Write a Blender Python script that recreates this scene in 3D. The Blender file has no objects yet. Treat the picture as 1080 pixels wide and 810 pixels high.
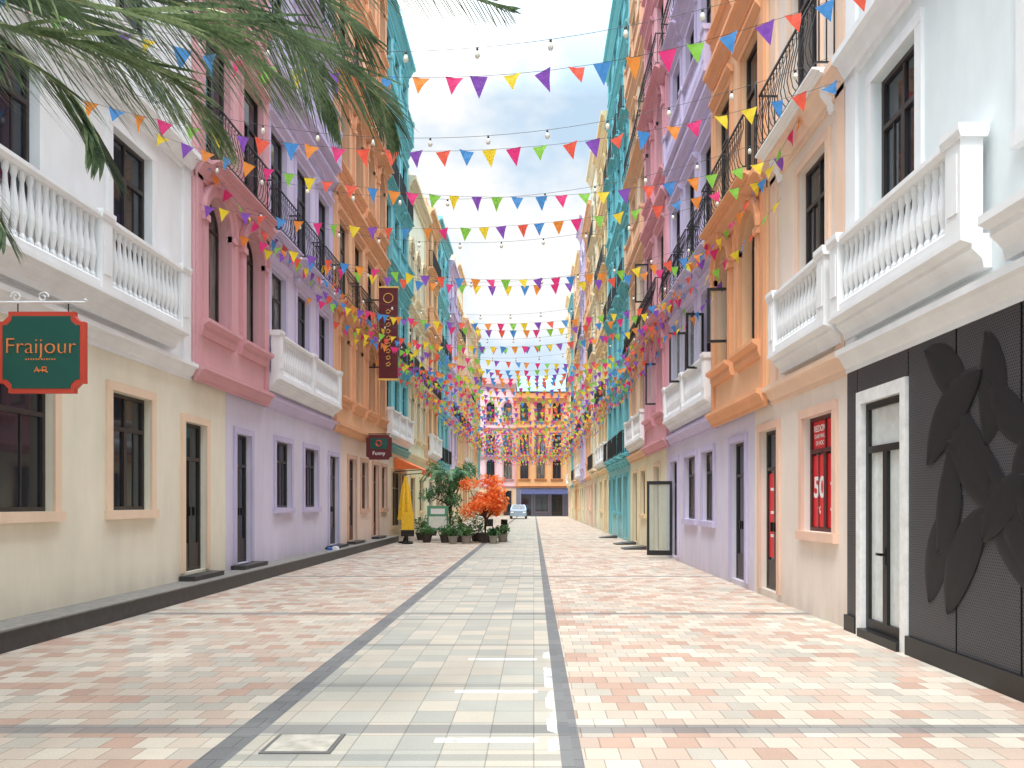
import bpy, math, random, bmesh
from mathutils import Vector, Matrix, Euler
random.seed(7)
SC=bpy.context.scene
COL=SC.collection
R=math.radians
def lin(c):
    c=c/255.0
    return c/12.92 if c<=0.04045 else ((c+0.055)/1.055)**2.4
def rgb(r,g,b): return (lin(r),lin(g),lin(b),1.0)
# ---------------------------------------------------------------- materials
def newmat(name):
    m=bpy.data.materials.new(name); m.use_nodes=True
    nt=m.node_tree; nt.nodes.clear()
    o=nt.nodes.new('ShaderNodeOutputMaterial'); p=nt.nodes.new('ShaderNodeBsdfPrincipled')
    nt.links.new(p.outputs[0],o.inputs[0])
    return m,nt,p,o
def setin(nt,sock,v):
    if isinstance(v,bpy.types.NodeSocket): nt.links.new(v,sock)
    else: sock.default_value=v
def MA(nt,op,a,b=None,c=None):
    n=nt.nodes.new('ShaderNodeMath'); n.operation=op
    setin(nt,n.inputs[0],a)
    if b is not None: setin(nt,n.inputs[1],b)
    if c is not None: setin(nt,n.inputs[2],c)
    return n.outputs[0]
def MIX(nt,f,a,b,mode='MIX'):
    n=nt.nodes.new('ShaderNodeMix'); n.data_type='RGBA'; n.blend_type=mode
    setin(nt,n.inputs[0],f); setin(nt,n.inputs[6],a); setin(nt,n.inputs[7],b)
    return n.outputs[2]
def NOISE(nt,vec,scale,detail=3,rough=.55):
    n=nt.nodes.new('ShaderNodeTexNoise'); n.inputs['Scale'].default_value=scale
    n.inputs['Detail'].default_value=detail; n.inputs['Roughness'].default_value=rough
    nt.links.new(vec,n.inputs['Vector']); return n.outputs['Fac']
def MAPR(nt,v,a,b,c,d):
    n=nt.nodes.new('ShaderNodeMapRange'); setin(nt,n.inputs[0],v)
    for i,x in enumerate((a,b,c,d)): n.inputs[i+1].default_value=x
    return n.outputs[0]
def POS(nt):
    return nt.nodes.new('ShaderNodeNewGeometry').outputs['Position']
def SCALEV(nt,v,s):
    n=nt.nodes.new('ShaderNodeMapping'); n.inputs['Scale'].default_value=s
    nt.links.new(v,n.inputs['Vector']); return n.outputs[0]
def BUMP(nt,p,h,st,dist=.01):
    b=nt.nodes.new('ShaderNodeBump'); b.inputs['Strength'].default_value=st; b.inputs['Distance'].default_value=dist
    nt.links.new(h,b.inputs['Height']); nt.links.new(b.outputs[0],p.inputs['Normal'])
_mc={}
def stucco(r,g,b,name='stucco'):
    k=('s',r,g,b)
    if k in _mc: return _mc[k]
    m,nt,p,o=newmat(name)
    pos=POS(nt)
    n1=NOISE(nt,pos,.7,4); n2=NOISE(nt,SCALEV(nt,pos,(2.2,2.2,.5)),1.3,4,.65)
    n3=NOISE(nt,pos,60,2)
    f=MA(nt,'MULTIPLY',MAPR(nt,n1,.3,.7,.93,1.03),MAPR(nt,n2,.35,.75,1.02,.93))
    sp=nt.nodes.new('ShaderNodeSeparateXYZ'); nt.links.new(pos,sp.inputs[0])
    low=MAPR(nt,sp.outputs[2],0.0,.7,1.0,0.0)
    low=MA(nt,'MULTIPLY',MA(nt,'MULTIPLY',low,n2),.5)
    r,g,b=[x+(255-x)*.16 for x in (r,g,b)]
    c=rgb(r,g,b)
    mul=nt.nodes.new('ShaderNodeVectorMath'); mul.operation='SCALE'
    mul.inputs[0].default_value=[min(.87,x) for x in c[:3]]; nt.links.new(f,mul.inputs['Scale'])
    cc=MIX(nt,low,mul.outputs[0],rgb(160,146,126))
    nt.links.new(cc,p.inputs['Base Color']); p.inputs['Roughness'].default_value=.8
    p.inputs['Specular IOR Level'].default_value=.25
    BUMP(nt,p,n3,.25,.004)
    _mc[k]=m; return m
def plain(name,r,g,b,rough=.5,metal=0,spec=.5,var=.12):
    k=(name,r,g,b,rough)
    if k in _mc: return _mc[k]
    m,nt,p,o=newmat(name)
    n=NOISE(nt,POS(nt),9,3)
    mul=nt.nodes.new('ShaderNodeVectorMath'); mul.operation='SCALE'
    mul.inputs[0].default_value=rgb(r,g,b)[:3]; nt.links.new(MAPR(nt,n,.3,.7,1-var,1+var*.4),mul.inputs['Scale'])
    nt.links.new(mul.outputs[0],p.inputs['Base Color'])
    p.inputs['Roughness'].default_value=rough; p.inputs['Metallic'].default_value=metal
    p.inputs['Specular IOR Level'].default_value=spec
    _mc[k]=m; return m
def leafmat(name,c1,c2,trans=.35):
    m,nt,p,o=newmat(name)
    n=NOISE(nt,POS(nt),3.0,2)
    n2=NOISE(nt,POS(nt),40.0,1)
    f=MAPR(nt,MA(nt,'ADD',n,MA(nt,'MULTIPLY',MA(nt,'SUBTRACT',n2,.5),.6)),.35,.65,0,1)
    c=MIX(nt,f,rgb(*c1),rgb(*c2))
    nt.links.new(c,p.inputs['Base Color']); p.inputs['Roughness'].default_value=.4
    t=nt.nodes.new('ShaderNodeBsdfTranslucent'); nt.links.new(c,t.inputs[0])
    mx=nt.nodes.new('ShaderNodeMixShader'); mx.inputs[0].default_value=trans
    nt.links.new(p.outputs[0],mx.inputs[1]); nt.links.new(t.outputs[0],mx.inputs[2]); nt.links.new(mx.outputs[0],o.inputs[0])
    return m
def glassmat():
    m,nt,p,o=newmat('window_glass')
    oi=nt.nodes.new('ShaderNodeObjectInfo')
    r=oi.outputs['Random']
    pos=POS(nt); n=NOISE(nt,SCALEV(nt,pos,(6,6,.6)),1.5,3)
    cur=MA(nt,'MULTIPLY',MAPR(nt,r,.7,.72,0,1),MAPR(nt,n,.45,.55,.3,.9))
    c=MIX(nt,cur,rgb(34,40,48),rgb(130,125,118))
    nt.links.new(c,p.inputs['Base Color']); p.inputs['Roughness'].default_value=.04
    p.inputs['Specular IOR Level'].default_value=.7
    BUMP(nt,p,NOISE(nt,pos,1.3,2),.06,.02)
    return m
GLASS=glassmat()
def clearglass():
    m,nt,p,o=newmat('clear_glass')
    t=nt.nodes.new('ShaderNodeBsdfTransparent'); t.inputs[0].default_value=(.86,.9,.89,1)
    p.inputs['Base Color'].default_value=(.5,.55,.55,1); p.inputs['Roughness'].default_value=.05
    mx=nt.nodes.new('ShaderNodeMixShader'); mx.inputs[0].default_value=.2
    nt.links.new(t.outputs[0],mx.inputs[1]); nt.links.new(p.outputs[0],mx.inputs[2]); nt.links.new(mx.outputs[0],o.inputs[0]); return m
CLEAR=clearglass()
BLACK=plain('black_metal_paint',28,27,28,.4)
DARKF=plain('dark_window_frame',58,50,47,.4)
BROWN=plain('brown_door_frame',112,74,56,.5)
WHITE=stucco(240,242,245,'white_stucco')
STONE=plain('dark_granite',66,64,64,.45,var=.25)
GREYT=plain('grey_step_tile',136,132,126,.6,var=.25)
CABG=plain('grey_cable',84,84,86,.6)
# ---------------------------------------------------------------- mesh builder
class MB:
    def __init__(s): s.v=[];s.f=[];s.m=[];s.mats=[]
    def mi(s,mat):
        if mat not in s.mats: s.mats.append(mat)
        return s.mats.index(mat)
    def add(s,vs,fs,mat):
        o=len(s.v); s.v.extend(vs); i=s.mi(mat)
        for f in fs: s.f.append([a+o for a in f]); s.m.append(i)
    def box(s,x0,x1,y0,y1,z0,z1,mat):
        if x0>x1:x0,x1=x1,x0
        if y0>y1:y0,y1=y1,y0
        s.add([(x0,y0,z0),(x1,y0,z0),(x1,y1,z0),(x0,y1,z0),(x0,y0,z1),(x1,y0,z1),(x1,y1,z1),(x0,y1,z1)],
              [(3,2,1,0),(4,5,6,7),(0,1,5,4),(1,2,6,5),(2,3,7,6),(3,0,4,7)],mat)
    def prof(s,pts,x0,x1,mat):
        n=len(pts)
        s.add([(x0,a,b) for a,b in pts]+[(x1,a,b) for a,b in pts],
              [(i,(i+1)%n,n+(i+1)%n,n+i) for i in range(n)]+[list(range(n))[::-1],list(range(n,2*n))],mat)
    def lathe(s,prof,cx,cy,z0,seg,mat,zs=1.0):
        vs=[];fs=[]
        for r,z in prof:
            for k in range(seg):
                a=2*math.pi*k/seg; vs.append((cx+r*math.cos(a),cy+r*math.sin(a),z0+z*zs))
        n=len(prof)
        for i in range(n-1):
            for k in range(seg):
                fs.append((i*seg+k,i*seg+(k+1)%seg,(i+1)*seg+(k+1)%seg,(i+1)*seg+k))
        fs.append(list(range(seg))[::-1]); fs.append(list(range((n-1)*seg,n*seg)))
        s.add(vs,fs,mat)
    def tube(s,path,rad,seg,mat):
        vs=[];fs=[];n=len(path)
        P=[Vector(p) for p in path]
        for i,p in enumerate(P):
            d=(P[min(i+1,n-1)]-P[max(i-1,0)]).normalized()
            a=d.cross(Vector((0,0,1)))
            if a.length<.05: a=d.cross(Vector((1,0,0)))
            a.normalize(); b=d.cross(a)
            r=rad(i/(n-1)) if callable(rad) else rad
            for k in range(seg):
                t=2*math.pi*k/seg
                vs.append(tuple(p+a*r*math.cos(t)+b*r*math.sin(t)))
        for i in range(n-1):
            for k in range(seg):
                fs.append((i*seg+k,i*seg+(k+1)%seg,(i+1)*seg+(k+1)%seg,(i+1)*seg+k))
        fs.append(list(range(seg))[::-1]); fs.append(list(range((n-1)*seg,n*seg)))
        s.add(vs,fs,mat)
    def mesh(s,name,smooth=False,recalc=True):
        me=bpy.data.meshes.new(name); me.from_pydata([tuple(v) for v in s.v],[],s.f)
        for m in s.mats: me.materials.append(m)
        me.polygons.foreach_set('material_index',s.m)
        if recalc:
            bm=bmesh.new(); bm.from_mesh(me); bmesh.ops.recalc_face_normals(bm,faces=bm.faces); bm.to_mesh(me); bm.free()
        if smooth:
            me.polygons.foreach_set('use_smooth',[True]*len(me.polygons))
        me.update(); return me
def ob(name,me,parent=None,loc=(0,0,0),rot=(0,0,0),label=None,cat=None,group=None,kind=None):
    o=bpy.data.objects.new(name,me); COL.objects.link(o)
    o.location=loc; o.rotation_euler=rot
    if parent: o.parent=parent
    if label:o['label']=label
    if cat:o['category']=cat
    if group:o['group']=group
    if kind:o['kind']=kind
    return o
def textmesh(body,size,mat,ext=.006,off=0):
    cu=bpy.data.curves.new('lettering','FONT'); cu.body=body; cu.size=size; cu.extrude=ext; cu.offset=off
    cu.align_x='CENTER'; cu.align_y='CENTER'
    t=bpy.data.objects.new('lettering_source',cu); COL.objects.link(t)
    dg=bpy.context.evaluated_depsgraph_get(); dg.update()
    me=bpy.data.meshes.new_from_object(t.evaluated_get(dg)); bpy.data.objects.remove(t)
    me.materials.clear(); me.materials.append(mat); return me
# ---------------------------------------------------------------- facade parts
def wall(mb,x0,x1,z0,z1,y,ops,depth,mat):
    xs=sorted(set([x0,x1]+[c for o in ops for c in (o[0],o[1])])); zs=sorted(set([z0,z1]+[c for o in ops for c in (o[2],o[3])]))
    for i in range(len(xs)-1):
        for j in range(len(zs)-1):
            cx=(xs[i]+xs[i+1])/2; cz=(zs[j]+zs[j+1])/2
            if any(o[0]<cx<o[1] and o[2]<cz<o[3] for o in ops): continue
            mb.add([(xs[i],y,zs[j]),(xs[i+1],y,zs[j]),(xs[i+1],y,zs[j+1]),(xs[i],y,zs[j+1])],[(0,1,2,3)],mat)
    for o in ops:
        a,b,c,d=o[:4]; q=y-depth
        arch=len(o)>4 and o[4]
        if not arch:
            mb.add([(a,y,c),(b,y,c),(b,y,d),(a,y,d),(a,q,c),(b,q,c),(b,q,d),(a,q,d)],[(0,4,5,1),(1,5,6,2),(2,6,7,3),(3,7,4,0)],mat)
        else:
            r=(b-a)/2; cx=(a+b)/2; zc=d-r; n=12
            arc=[(cx+r*math.cos(math.pi*k/n),zc+r*math.sin(math.pi*k/n)) for k in range(n+1)]
            mb.add([(a,y,c),(b,y,c),(b,y,zc),(a,y,zc),(a,q,c),(b,q,c),(b,q,zc),(a,q,zc)],[(0,4,5,1),(1,5,6,2),(3,7,4,0)],mat)
            for k in range(n):
                p,s=arc[k],arc[k+1]
                mb.add([(p[0],y,p[1]),(s[0],y,s[1]),(s[0],q,s[1]),(p[0],q,p[1])],[(0,1,2,3)],mat)
                mb.add([(p[0],y,p[1]),(p[0],y,d),(s[0],y,d),(s[0],y,s[1])],[(0,1,2,3)],mat)
def arcbar(mb,cx,zc,r0,r1,y0,y1,mat,n=14):
    for k in range(n):
        a=math.pi*k/n; b=math.pi*(k+1)/n
        c=[(cx+r*math.cos(t),zc+r*math.sin(t)) for r,t in ((r0,a),(r1,a),(r1,b),(r0,b))]
        mb.add([(p[0],y0,p[1]) for p in c]+[(p[0],y1,p[1]) for p in c],[(0,1,2,3),(7,6,5,4),(1,5,6,2),(0,3,7,4)],mat)
_wc={}
def winmesh(kind,w,h,fm,tm,near):
    k=(kind,round(w,2),round(h,2),fm.name,tm.name,near)
    if k in _wc: return _wc[k]
    f=MB(); b=.055; hw=w/2
    arch=kind=='arch'
    y0,y1=(-.24,-.18) if arch else (-.15,-.09)
    top=h-(hw if arch else 0)
    f.box(-hw+.002,-hw+b,y0,y1,0,top,fm); f.box(hw-b,hw-.002,y0,y1,0,top,fm)
    f.box(-hw+b,hw-b,y0,y1,0.002,b,fm)
    if arch:
        arcbar(f,0,top,hw-b,hw-.002,y0,y1,fm); f.box(-hw+b,hw-b,y0+.005,y1-.005,top-.03,top+.03,fm)
        f.box(-.03,.03,y0,y1,b,h-b-.01,fm)
    else:
        f.box(-hw+b,hw-b,y0,y1,h-b,h-.002,fm)
        tr=h*.7 if kind!='door' else h*.76
        if h>1.2: f.box(-hw+b,hw-b,y0,y1,tr-.03,tr+.03,fm)
        f.box(-.04,.04,y0,y1,b,tr-.03,fm)
        if kind=='win' and near:
            f.box(-.02,.02,y0+.01,y1-.01,tr+.03,h-b,fm)
    if kind in('door','french'):
        zz=.35 if kind=='french' else .5
        f.box(-hw+b,-.04,y0,y1-.01,b,zz,fm); f.box(.04,hw-b,y0,y1-.01,b,zz,fm)
    if kind=='win' and near:
        for s in(-1,1):
            x=s*hw/2; f.box(x-.01,x+.01,y0+.015,y1-.02,b,h*.7-.03,fm)
    F=f.mesh('window_frame')
    gy=y0+.025
    g=MB(); g.add([(-hw,gy,0),(hw,gy,0),(hw,gy,h),(-hw,gy,h)],[(0,1,2,3)],GLASS); G=g.mesh('pane',recalc=False)
    t=MB(); c=.13
    if arch:
        c=.17
        t.box(-hw-c,-hw,0.0,.08,0,top,tm); t.box(hw,hw+c,0.0,.08,0,top,tm)
        arcbar(t,0,top,hw,hw+c,0.0,.08,tm); arcbar(t,0,top,hw+c+.001,hw+c+.06,0,.13,tm)
        t.box(-hw-c-.05,-hw+.0,0,.12,top-.12,top-.002,tm); t.box(hw,hw+c+.05,0,.12,top-.12,top-.002,tm)
        t.prof([(0,h+.0),(.14,h+.0),(.17,h+c+.12),(0,h+c+.12)],-.09,.09,tm)
        t.prof([(0,-.3),(.06,-.3),(.1,-.2),(.1,-.12),(.2,-.06),(.2,0),(0,0)],-hw-c-.08,hw+c+.08,tm)
    else:
        t.box(-hw-c,-hw,0,.04,0,h,tm); t.box(hw,hw+c,0,.04,0,h,tm); t.box(-hw-c,hw+c,0,.045,h,h+c,tm)
        if kind=='win': t.box(-hw-c-.02,hw+c+.02,0,.08,-c,-.001,tm)
        if kind in('french','hood'):
            t.prof([(0,h+c+.001),(.05,h+c+.001),(.14,h+c+.1),(.14,h+c+.15),(0,h+c+.15)],-hw-c-.08,hw+c+.08,tm)
            if kind=='hood': t.prof([(0,-.18),(.08,-.12),(.13,-.08),(.13,0),(0,0)],-hw-c-.04,hw+c+.04,tm)
    T=t.mesh('surround')
    _wc[k]=(F,G,T); return _wc[k]
def add_window(root,x,y,z,kind,w,h,fm,tm,near,name='window'):
    F,G,T=winmesh(kind,w,h,fm,tm,near)
    o=ob(name,F,root,(x,y,z))
    ob('pane',G,o); ob('surround',T,o)
    return o
BAL=[(.044,0),(.044,.04),(.025,.07),(.04,.14),(.056,.24),(.048,.34),(.027,.48),(.023,.55),(.037,.6),(.037,.66)]
def balustrade(x0,x1,d,z0,mat,near=True,seg=8,H=.66):
    mb=MB(); 
    mb.prof([(d-.16,z0),(d,z0),(d,z0+.09),(d-.03,z0+.12),(d-.13,z0+.12),(d-.16,z0+.09)],x0+.05,x1-.05,mat)
    zb=z0+.12
    mb.prof([(d-.14,zb+H),(d-.02,zb+H),(d+.02,zb+H+.04),(d+.02,zb+H+.09),(d-.16,zb+H+.09),(d-.16,zb+H+.04)],x0+.05,x1-.05,mat)
    n=max(1,round((x1-x0)/2.2)); ps=[x0+.14+(x1-x0-.28)*i/n for i in range(n+1)]
    for p in ps:
        mb.box(p-.12,p+.12,d-.18,d+.02,z0+.001,zb+H+.02,mat)
        mb.box(p-.075,p+.075,d+.021,d+.03,z0+.2,zb+H-.1,mat)
        mb.prof([(d-.2,zb+H+.02),(d+.035,zb+H+.02),(d+.055,zb+H+.08),(d+.055,zb+H+.14),(d-.22,zb+H+.14),(d-.22,zb+H+.08)],p-.155,p+.155,mat)
    for i in range(len(ps)-1):
        a=ps[i]+.12; b=ps[i+1]-.12; m=max(1,int((b-a)/.13))
        for j in range(m):
            mb.lathe(BAL if near else BAL[::2]+[BAL[-1]],a+(b-a)*(j+.5)/m,d-.08,zb,seg,mat,H/.66)
    for x in (x0+.14,x1-.14):
        if d>.25:
            mb.box(x-.08,x+.08,0.001,d-.19,z0+.002,z0+.11,mat); mb.box(x-.08,x+.08,.001,d-.19,zb+H+.002,zb+H+.088,mat)
    return mb.mesh('balustrade')
def slab(x0,x1,d,z0,z1,mat,corb=True):
    mb=MB(); h=z1-z0
    mb.prof([(0.001,z0),(d*.3,z0),(d*.36,z0+h*.25),(d*.5,z0+h*.38),(d-.07,z0+h*.55),(d-.07,z0+h*.7),(d+.03,z0+h*.8),(d+.03,z1),(0.001,z1)],x0,x1,mat)
    if corb:
        n=max(2,round((x1-x0)/1.4))
        for i in range(n):
            x=x0+.2+(x1-x0-.4)*i/(n-1)
            mb.prof([(0.002,z0-.35),(.05,z0-.35),(.08,z0-.22),(d*.5,z0-.1),(d*.52,z0-.001),(0.002,z0-.001)],x-.06,x+.06,mat)
    return mb.mesh('balcony_slab')
def ironrail(x0,x1,d,z0,near):
    mb=MB(); r=.008 if near else .014; H=.95
    mb.box(x0,x1,d-.025,d+.005,z0+H,z0+H+.03,BLACK); mb.box(x0,x1,d-.02,d,z0+.08,z0+.1,BLACK)
    for x in(x0+.01,x1-.01):
        mb.box(x-.013,x+.013,.01,d-.031,z0+H,z0+H+.025,BLACK); mb.box(x-.011,x+.011,.01,d-.021,z0+.08,z0+.1,BLACK)
        for k in range(3): yy=.06+(d-.12)*k/2; mb.box(x-r,x+r,yy-r,yy+r,z0+.1,z0+H,BLACK)
    n=max(3,int((x1-x0)/.14))
    for i in range(n+1):
        x=x0+.012+(x1-x0-.024)*i/n
        if near:
            b=.07
            path=[(x,d-.01,z0+H),(x,d-.02,z0+.75),(x,d+b*.6,z0+.5),(x,d+b,z0+.32),(x,d+b*.5,z0+.16),(x,d-.01,z0+.1)]
            mb.tube(path,r,4,BLACK)
        else: mb.box(x-r,x+r,d-.02,d+.0,z0+.1,z0+H,BLACK)
    if near:
        for i in range(n):
            x=x0+.012+(x1-x0-.024)*(i+.5)/n
            pts=[(x+.05*math.cos(t*math.pi/4),d+.0,z0+.83+.05*math.sin(t*math.pi/4)) for t in range(9)]
            mb.tube(pts,.006,3,BLACK)
    return mb.mesh('railing')
def cornice(mb,x0,x1,y,z,s,mat):
    mb.prof([(y-.02,z-.32*s),(y+.05*s,z-.32*s),(y+.05*s,z-.24*s),(y+.09*s,z-.2*s),(y+.15*s,z-.08*s),(y+.22*s,z-.05*s),(y+.22*s,z+.04*s),(y-.02,z+.06*s)],x0,x1,mat)
PAT={'arch':['A','I','A','I','A','W'],'balu':['B','I','B','I','B','I'],'iron':['I','W','I','A','I','W'],'mix':['W','I','W','B','A','I'],'plain':['B','W','W','I','W','W']}
XR,XL=4.0,6.15
BASEL=.55
HOUSES=[]
def house(side,Ya,Yb,up,tr,style,top,gY,gc,gt,gops,label,proud=0,f1=None,near=True,bal1=None,balmat=None,axis='Y',plane=None,base=None):
    yc=(Ya+Yb)/2
    if axis=='Y':
        sg=1 if side=='R' else -1
        X=XR if side=='R' else -XL
        loc=(X,yc,0); rot=(0,0,R(90)*sg)
    else:
        sg=-1; loc=(yc,plane,0); rot=(0,0,R(180))
    base=(BASEL if side=='L' else 0) if base is None else base
    root=ob('townhouse',None,None,loc,rot,label=label,cat='house',group='colourful townhouses lining the shopping street')
    L=lambda Y:sg*(Y-yc)
    def LR(a,b): return sorted((L(a),L(b)))
    F=lambda k:3.5+base+3.6*(k-1)
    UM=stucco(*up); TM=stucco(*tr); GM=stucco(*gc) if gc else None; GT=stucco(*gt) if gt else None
    e=.003
    if gY:
        a,b=LR(*gY); a+=e;b-=e
        mb=MB(); ops=[]
        for g in gops:
            oa,obb=LR(g['Y'][0],g['Y'][1]); ops.append((oa,obb,g['z'][0],g['z'][1]))
        wall(mb,a,b,0,3.5+base-.01,0,ops,.16,GM)
        z=3.49+base
        mb.add([(a,0,0),(a,-8,0),(a,-8,z),(a,0,z),(b,0,0),(b,-8,0),(b,-8,z),(b,0,z)],[(0,1,2,3),(5,4,7,6),(1,5,6,2),(3,2,6,7)],GM)
        ob('ground_floor_wall',mb.mesh('ground_floor_wall'),root)
        for g,o in zip(gops,ops):
            w=o[1]-o[0];h=o[3]-o[2]; k=g.get('kind','win')
            wd=add_window(root,(o[0]+o[1])/2,0,o[2],k,w,h,g.get('fm',DARKF),g.get('tm',GT),near and abs(yc)<40,name='door' if k=='door' else 'window')
            if k=='door':
                hb=MB(); hb.box(-.1,-.07,-.089,-.04,1.0,1.16,BLACK); hb.box(.07,.1,-.089,-.04,1.0,1.16,BLACK)
                ob('handle',hb.mesh('handle'),wd)
            g['obj']=wd
    a,b=LR(Ya,Yb); a+=e;b-=e; y=proud
    W=b-a; ops=[];wins=[];bals=[]
    tmb=MB()
    k=1
    while F(k)+3.0<top:
        z=F(k); p=PAT[style][(k-1)%6]
        if f1 is not None and (k==1 or style=='plain'):
            cs=[L(c) for c,_ in f1]; ws=[w for _,w in f1]
        else:
            n=max(1,round(W/2.15)); cs=[a+W*(i+.5)/n for i in range(n)]; ws=None
        for i,c in enumerate(cs):
            if p=='A': kk,w,h,z0='arch',1.04,2.45,z+.9
            elif p=='B': kk,w,h,z0='hood' if f1 is None or k>1 else 'win',1.0,1.9,z+1.15
            elif p=='I': kk,w,h,z0='french',1.1,2.5,z+.3
            else: kk,w,h,z0='hood',1.0,1.7,z+1.1
            if ws and k==1: w=ws[i]
            ops.append((c-w/2,c+w/2,z0,z0+h,p=='A')); wins.append((kk,c,z0,w,h))
        if p=='B':
            ba,bb=(a+.1,b-.1)
            if k==1 and bal1: ba,bb=LR(*bal1)
            bals.append(('B',ba,bb,z))
        elif p=='I':
            if W>5.2:
                for c in cs: bals.append(('I',c-.85,c+.85,z))
            else: bals.append(('I',a+.25,b-.25,z))
        cornice(tmb,a,b,y,z+.12 if k>1 else z,1.0 if k>1 else .8,TM)
        k+=1
    mb=MB()
    wall(mb,a,b,3.5+base,top,y,ops,.25,UM)
    z=3.5+base
    mb.add([(a,y,z),(a,-8,z),(a,-8,top),(a,y,top),(b,y,z),(b,-8,z),(b,-8,top),(b,y,top)],[(0,1,2,3),(5,4,7,6),(1,5,6,2),(3,2,6,7),(0,4,5,1)],UM)
    ob('upper_wall',mb.mesh('upper_wall'),root)
    pw=.1 if style=='arch' else .14
    for x in(a+pw+.02,b-pw-.02):
        tmb.box(x-pw,x+pw,y+.001,y+.05,3.55+base,top-.4,TM)
    cornice(tmb,a,b,y,top-.1,1.9,TM)
    n=int(W/.4)
    for i in range(n):
        x=a+W*(i+.5)/n; tmb.box(x-.07,x+.07,y+.02,y+.32,top-.27,top-.2,TM)
    tmb.box(a+.02,b-.02,y-.3,y-.05,top+.02,top+.55,TM)
    ob('cornice',tmb.mesh('cornice'),root)
    for kk,c,z0,w,h in wins: add_window(root,c,y,z0,kk,w,h,DARKF if random.random()<.8 else BLACK,TM,near)
    BD=(.32 if side=='L' else .25)
    for t,ba,bb,z in bals:
        m=WHITE if (z<8 and t=='B') else TM
        if balmat and z<8: m=balmat
        if t=='B':
            d=BD+y
            s=ob('balcony',slab(ba,bb,d,z+.16,z+.46,m,corb=False),root); ob('balustrade',balustrade(ba,bb,d,z+.46,m,near and z<12,seg=8 if near else 5,H=.8 if side=='L' else .7),s)
        else:
            d=.34+y
            s=ob('balcony',slab(ba,bb,d,z+.06,z+.2,m,corb=True),root); ob('railing',ironrail(ba+.04,bb-.04,d-.02,z+.2,near and abs(yc)<30),s)
    HOUSES.append((root,L)); return root,L
def W_(a,b,z0,z1,**k): return dict(Y=(a,b),z=(z0,z1),kind='win',**k)
def D_(a,b,z0,z1,**k): return dict(Y=(a,b),z=(z0,z1),kind='door',**k)
cream=(251,228,204); creamT=(238,204,172)
lil=(213,206,227); lilT=(189,179,213)
peach=(246,222,208); peachT=(232,188,162)
# ---- left side
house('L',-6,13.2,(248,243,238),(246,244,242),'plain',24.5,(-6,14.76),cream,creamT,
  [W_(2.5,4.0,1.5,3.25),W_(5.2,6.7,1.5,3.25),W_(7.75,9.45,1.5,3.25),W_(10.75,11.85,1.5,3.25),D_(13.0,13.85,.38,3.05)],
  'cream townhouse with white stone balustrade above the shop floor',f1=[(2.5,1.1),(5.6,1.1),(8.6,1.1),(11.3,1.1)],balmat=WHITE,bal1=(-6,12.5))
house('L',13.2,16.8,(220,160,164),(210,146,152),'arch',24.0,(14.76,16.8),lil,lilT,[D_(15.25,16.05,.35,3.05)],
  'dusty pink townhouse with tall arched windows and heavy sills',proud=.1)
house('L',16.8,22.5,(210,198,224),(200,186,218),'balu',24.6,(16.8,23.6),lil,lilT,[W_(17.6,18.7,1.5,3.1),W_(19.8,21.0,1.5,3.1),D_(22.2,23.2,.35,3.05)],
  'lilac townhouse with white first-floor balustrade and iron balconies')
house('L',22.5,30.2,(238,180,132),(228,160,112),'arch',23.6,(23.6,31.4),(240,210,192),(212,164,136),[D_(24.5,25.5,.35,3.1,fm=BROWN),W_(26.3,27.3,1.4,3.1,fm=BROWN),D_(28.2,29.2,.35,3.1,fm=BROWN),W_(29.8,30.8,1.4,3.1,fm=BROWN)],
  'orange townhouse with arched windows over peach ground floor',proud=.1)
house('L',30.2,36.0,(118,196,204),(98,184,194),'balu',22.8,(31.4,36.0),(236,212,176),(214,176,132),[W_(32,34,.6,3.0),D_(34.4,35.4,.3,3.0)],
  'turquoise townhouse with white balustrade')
# ---- right side
house('R',-6,9.4,(228,236,244),(238,242,247),'plain',24.0,None,None,None,[],
  'white townhouse over a black sculpted metal shopfront',f1=[(2.2,1.0),(5.3,1.3),(8.2,1.0)],bal1=(6.45,9.35),balmat=WHITE)
R0=HOUSES[-1]
ob('balcony',slab(R0[1](-6),R0[1](6.15),.28,3.62,3.98,WHITE,corb=False),R0[0])
gR1=[W_(9.85,10.95,1.2,2.85,fm=plain('dark_red_window_frame',86,34,34,.5)),D_(12.1,13.0,.12,2.85,fm=DARKF)]
house('R',9.4,12.4,(243,216,198),(238,198,168),'balu',24.2,(9.4,13.4),peach,peachT,gR1,
  'pale peach townhouse with white balustrade and sale window',f1=[(10.6,1.05)],bal1=(9.5,11.8),balmat=WHITE)
R1=HOUSES[-1]
house('R',12.4,16.1,(240,184,136),(229,156,104),'arch',23.6,(13.4,16.1),lil,lilT,[D_(13.95,14.95,.1,2.8)],
  'orange townhouse with tall arched windows over lilac ground floor',proud=.1)
R2=HOUSES[-1]
house('R',16.1,21.5,(206,195,222),(196,183,216),'balu',24.4,(16.1,22.3),lil,lilT,[W_(16.4,17.5,1.2,2.8),W_(18.2,19.5,1.2,2.8),D_(20.5,21.5,.1,2.8)],
  'lilac townhouse with white balustrade and iron balconies')
house('R',21.5,25.8,(225,162,169),(214,144,154),'arch',23.4,(22.3,25.8),(246,230,196),(228,198,156),[D_(23.5,24.4,.1,2.8)],
  'pink townhouse with arched windows over cream ground floor',proud=.1)
house('R',25.8,30.6,(242,208,170),(228,178,136),'balu',23.8,(25.8,30.6),(246,226,186),(226,196,146),[W_(26.4,27.5,1.2,2.8),D_(28.5,29.6,.1,2.8)],
  'apricot townhouse with balustrade and cream shop floor')
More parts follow.
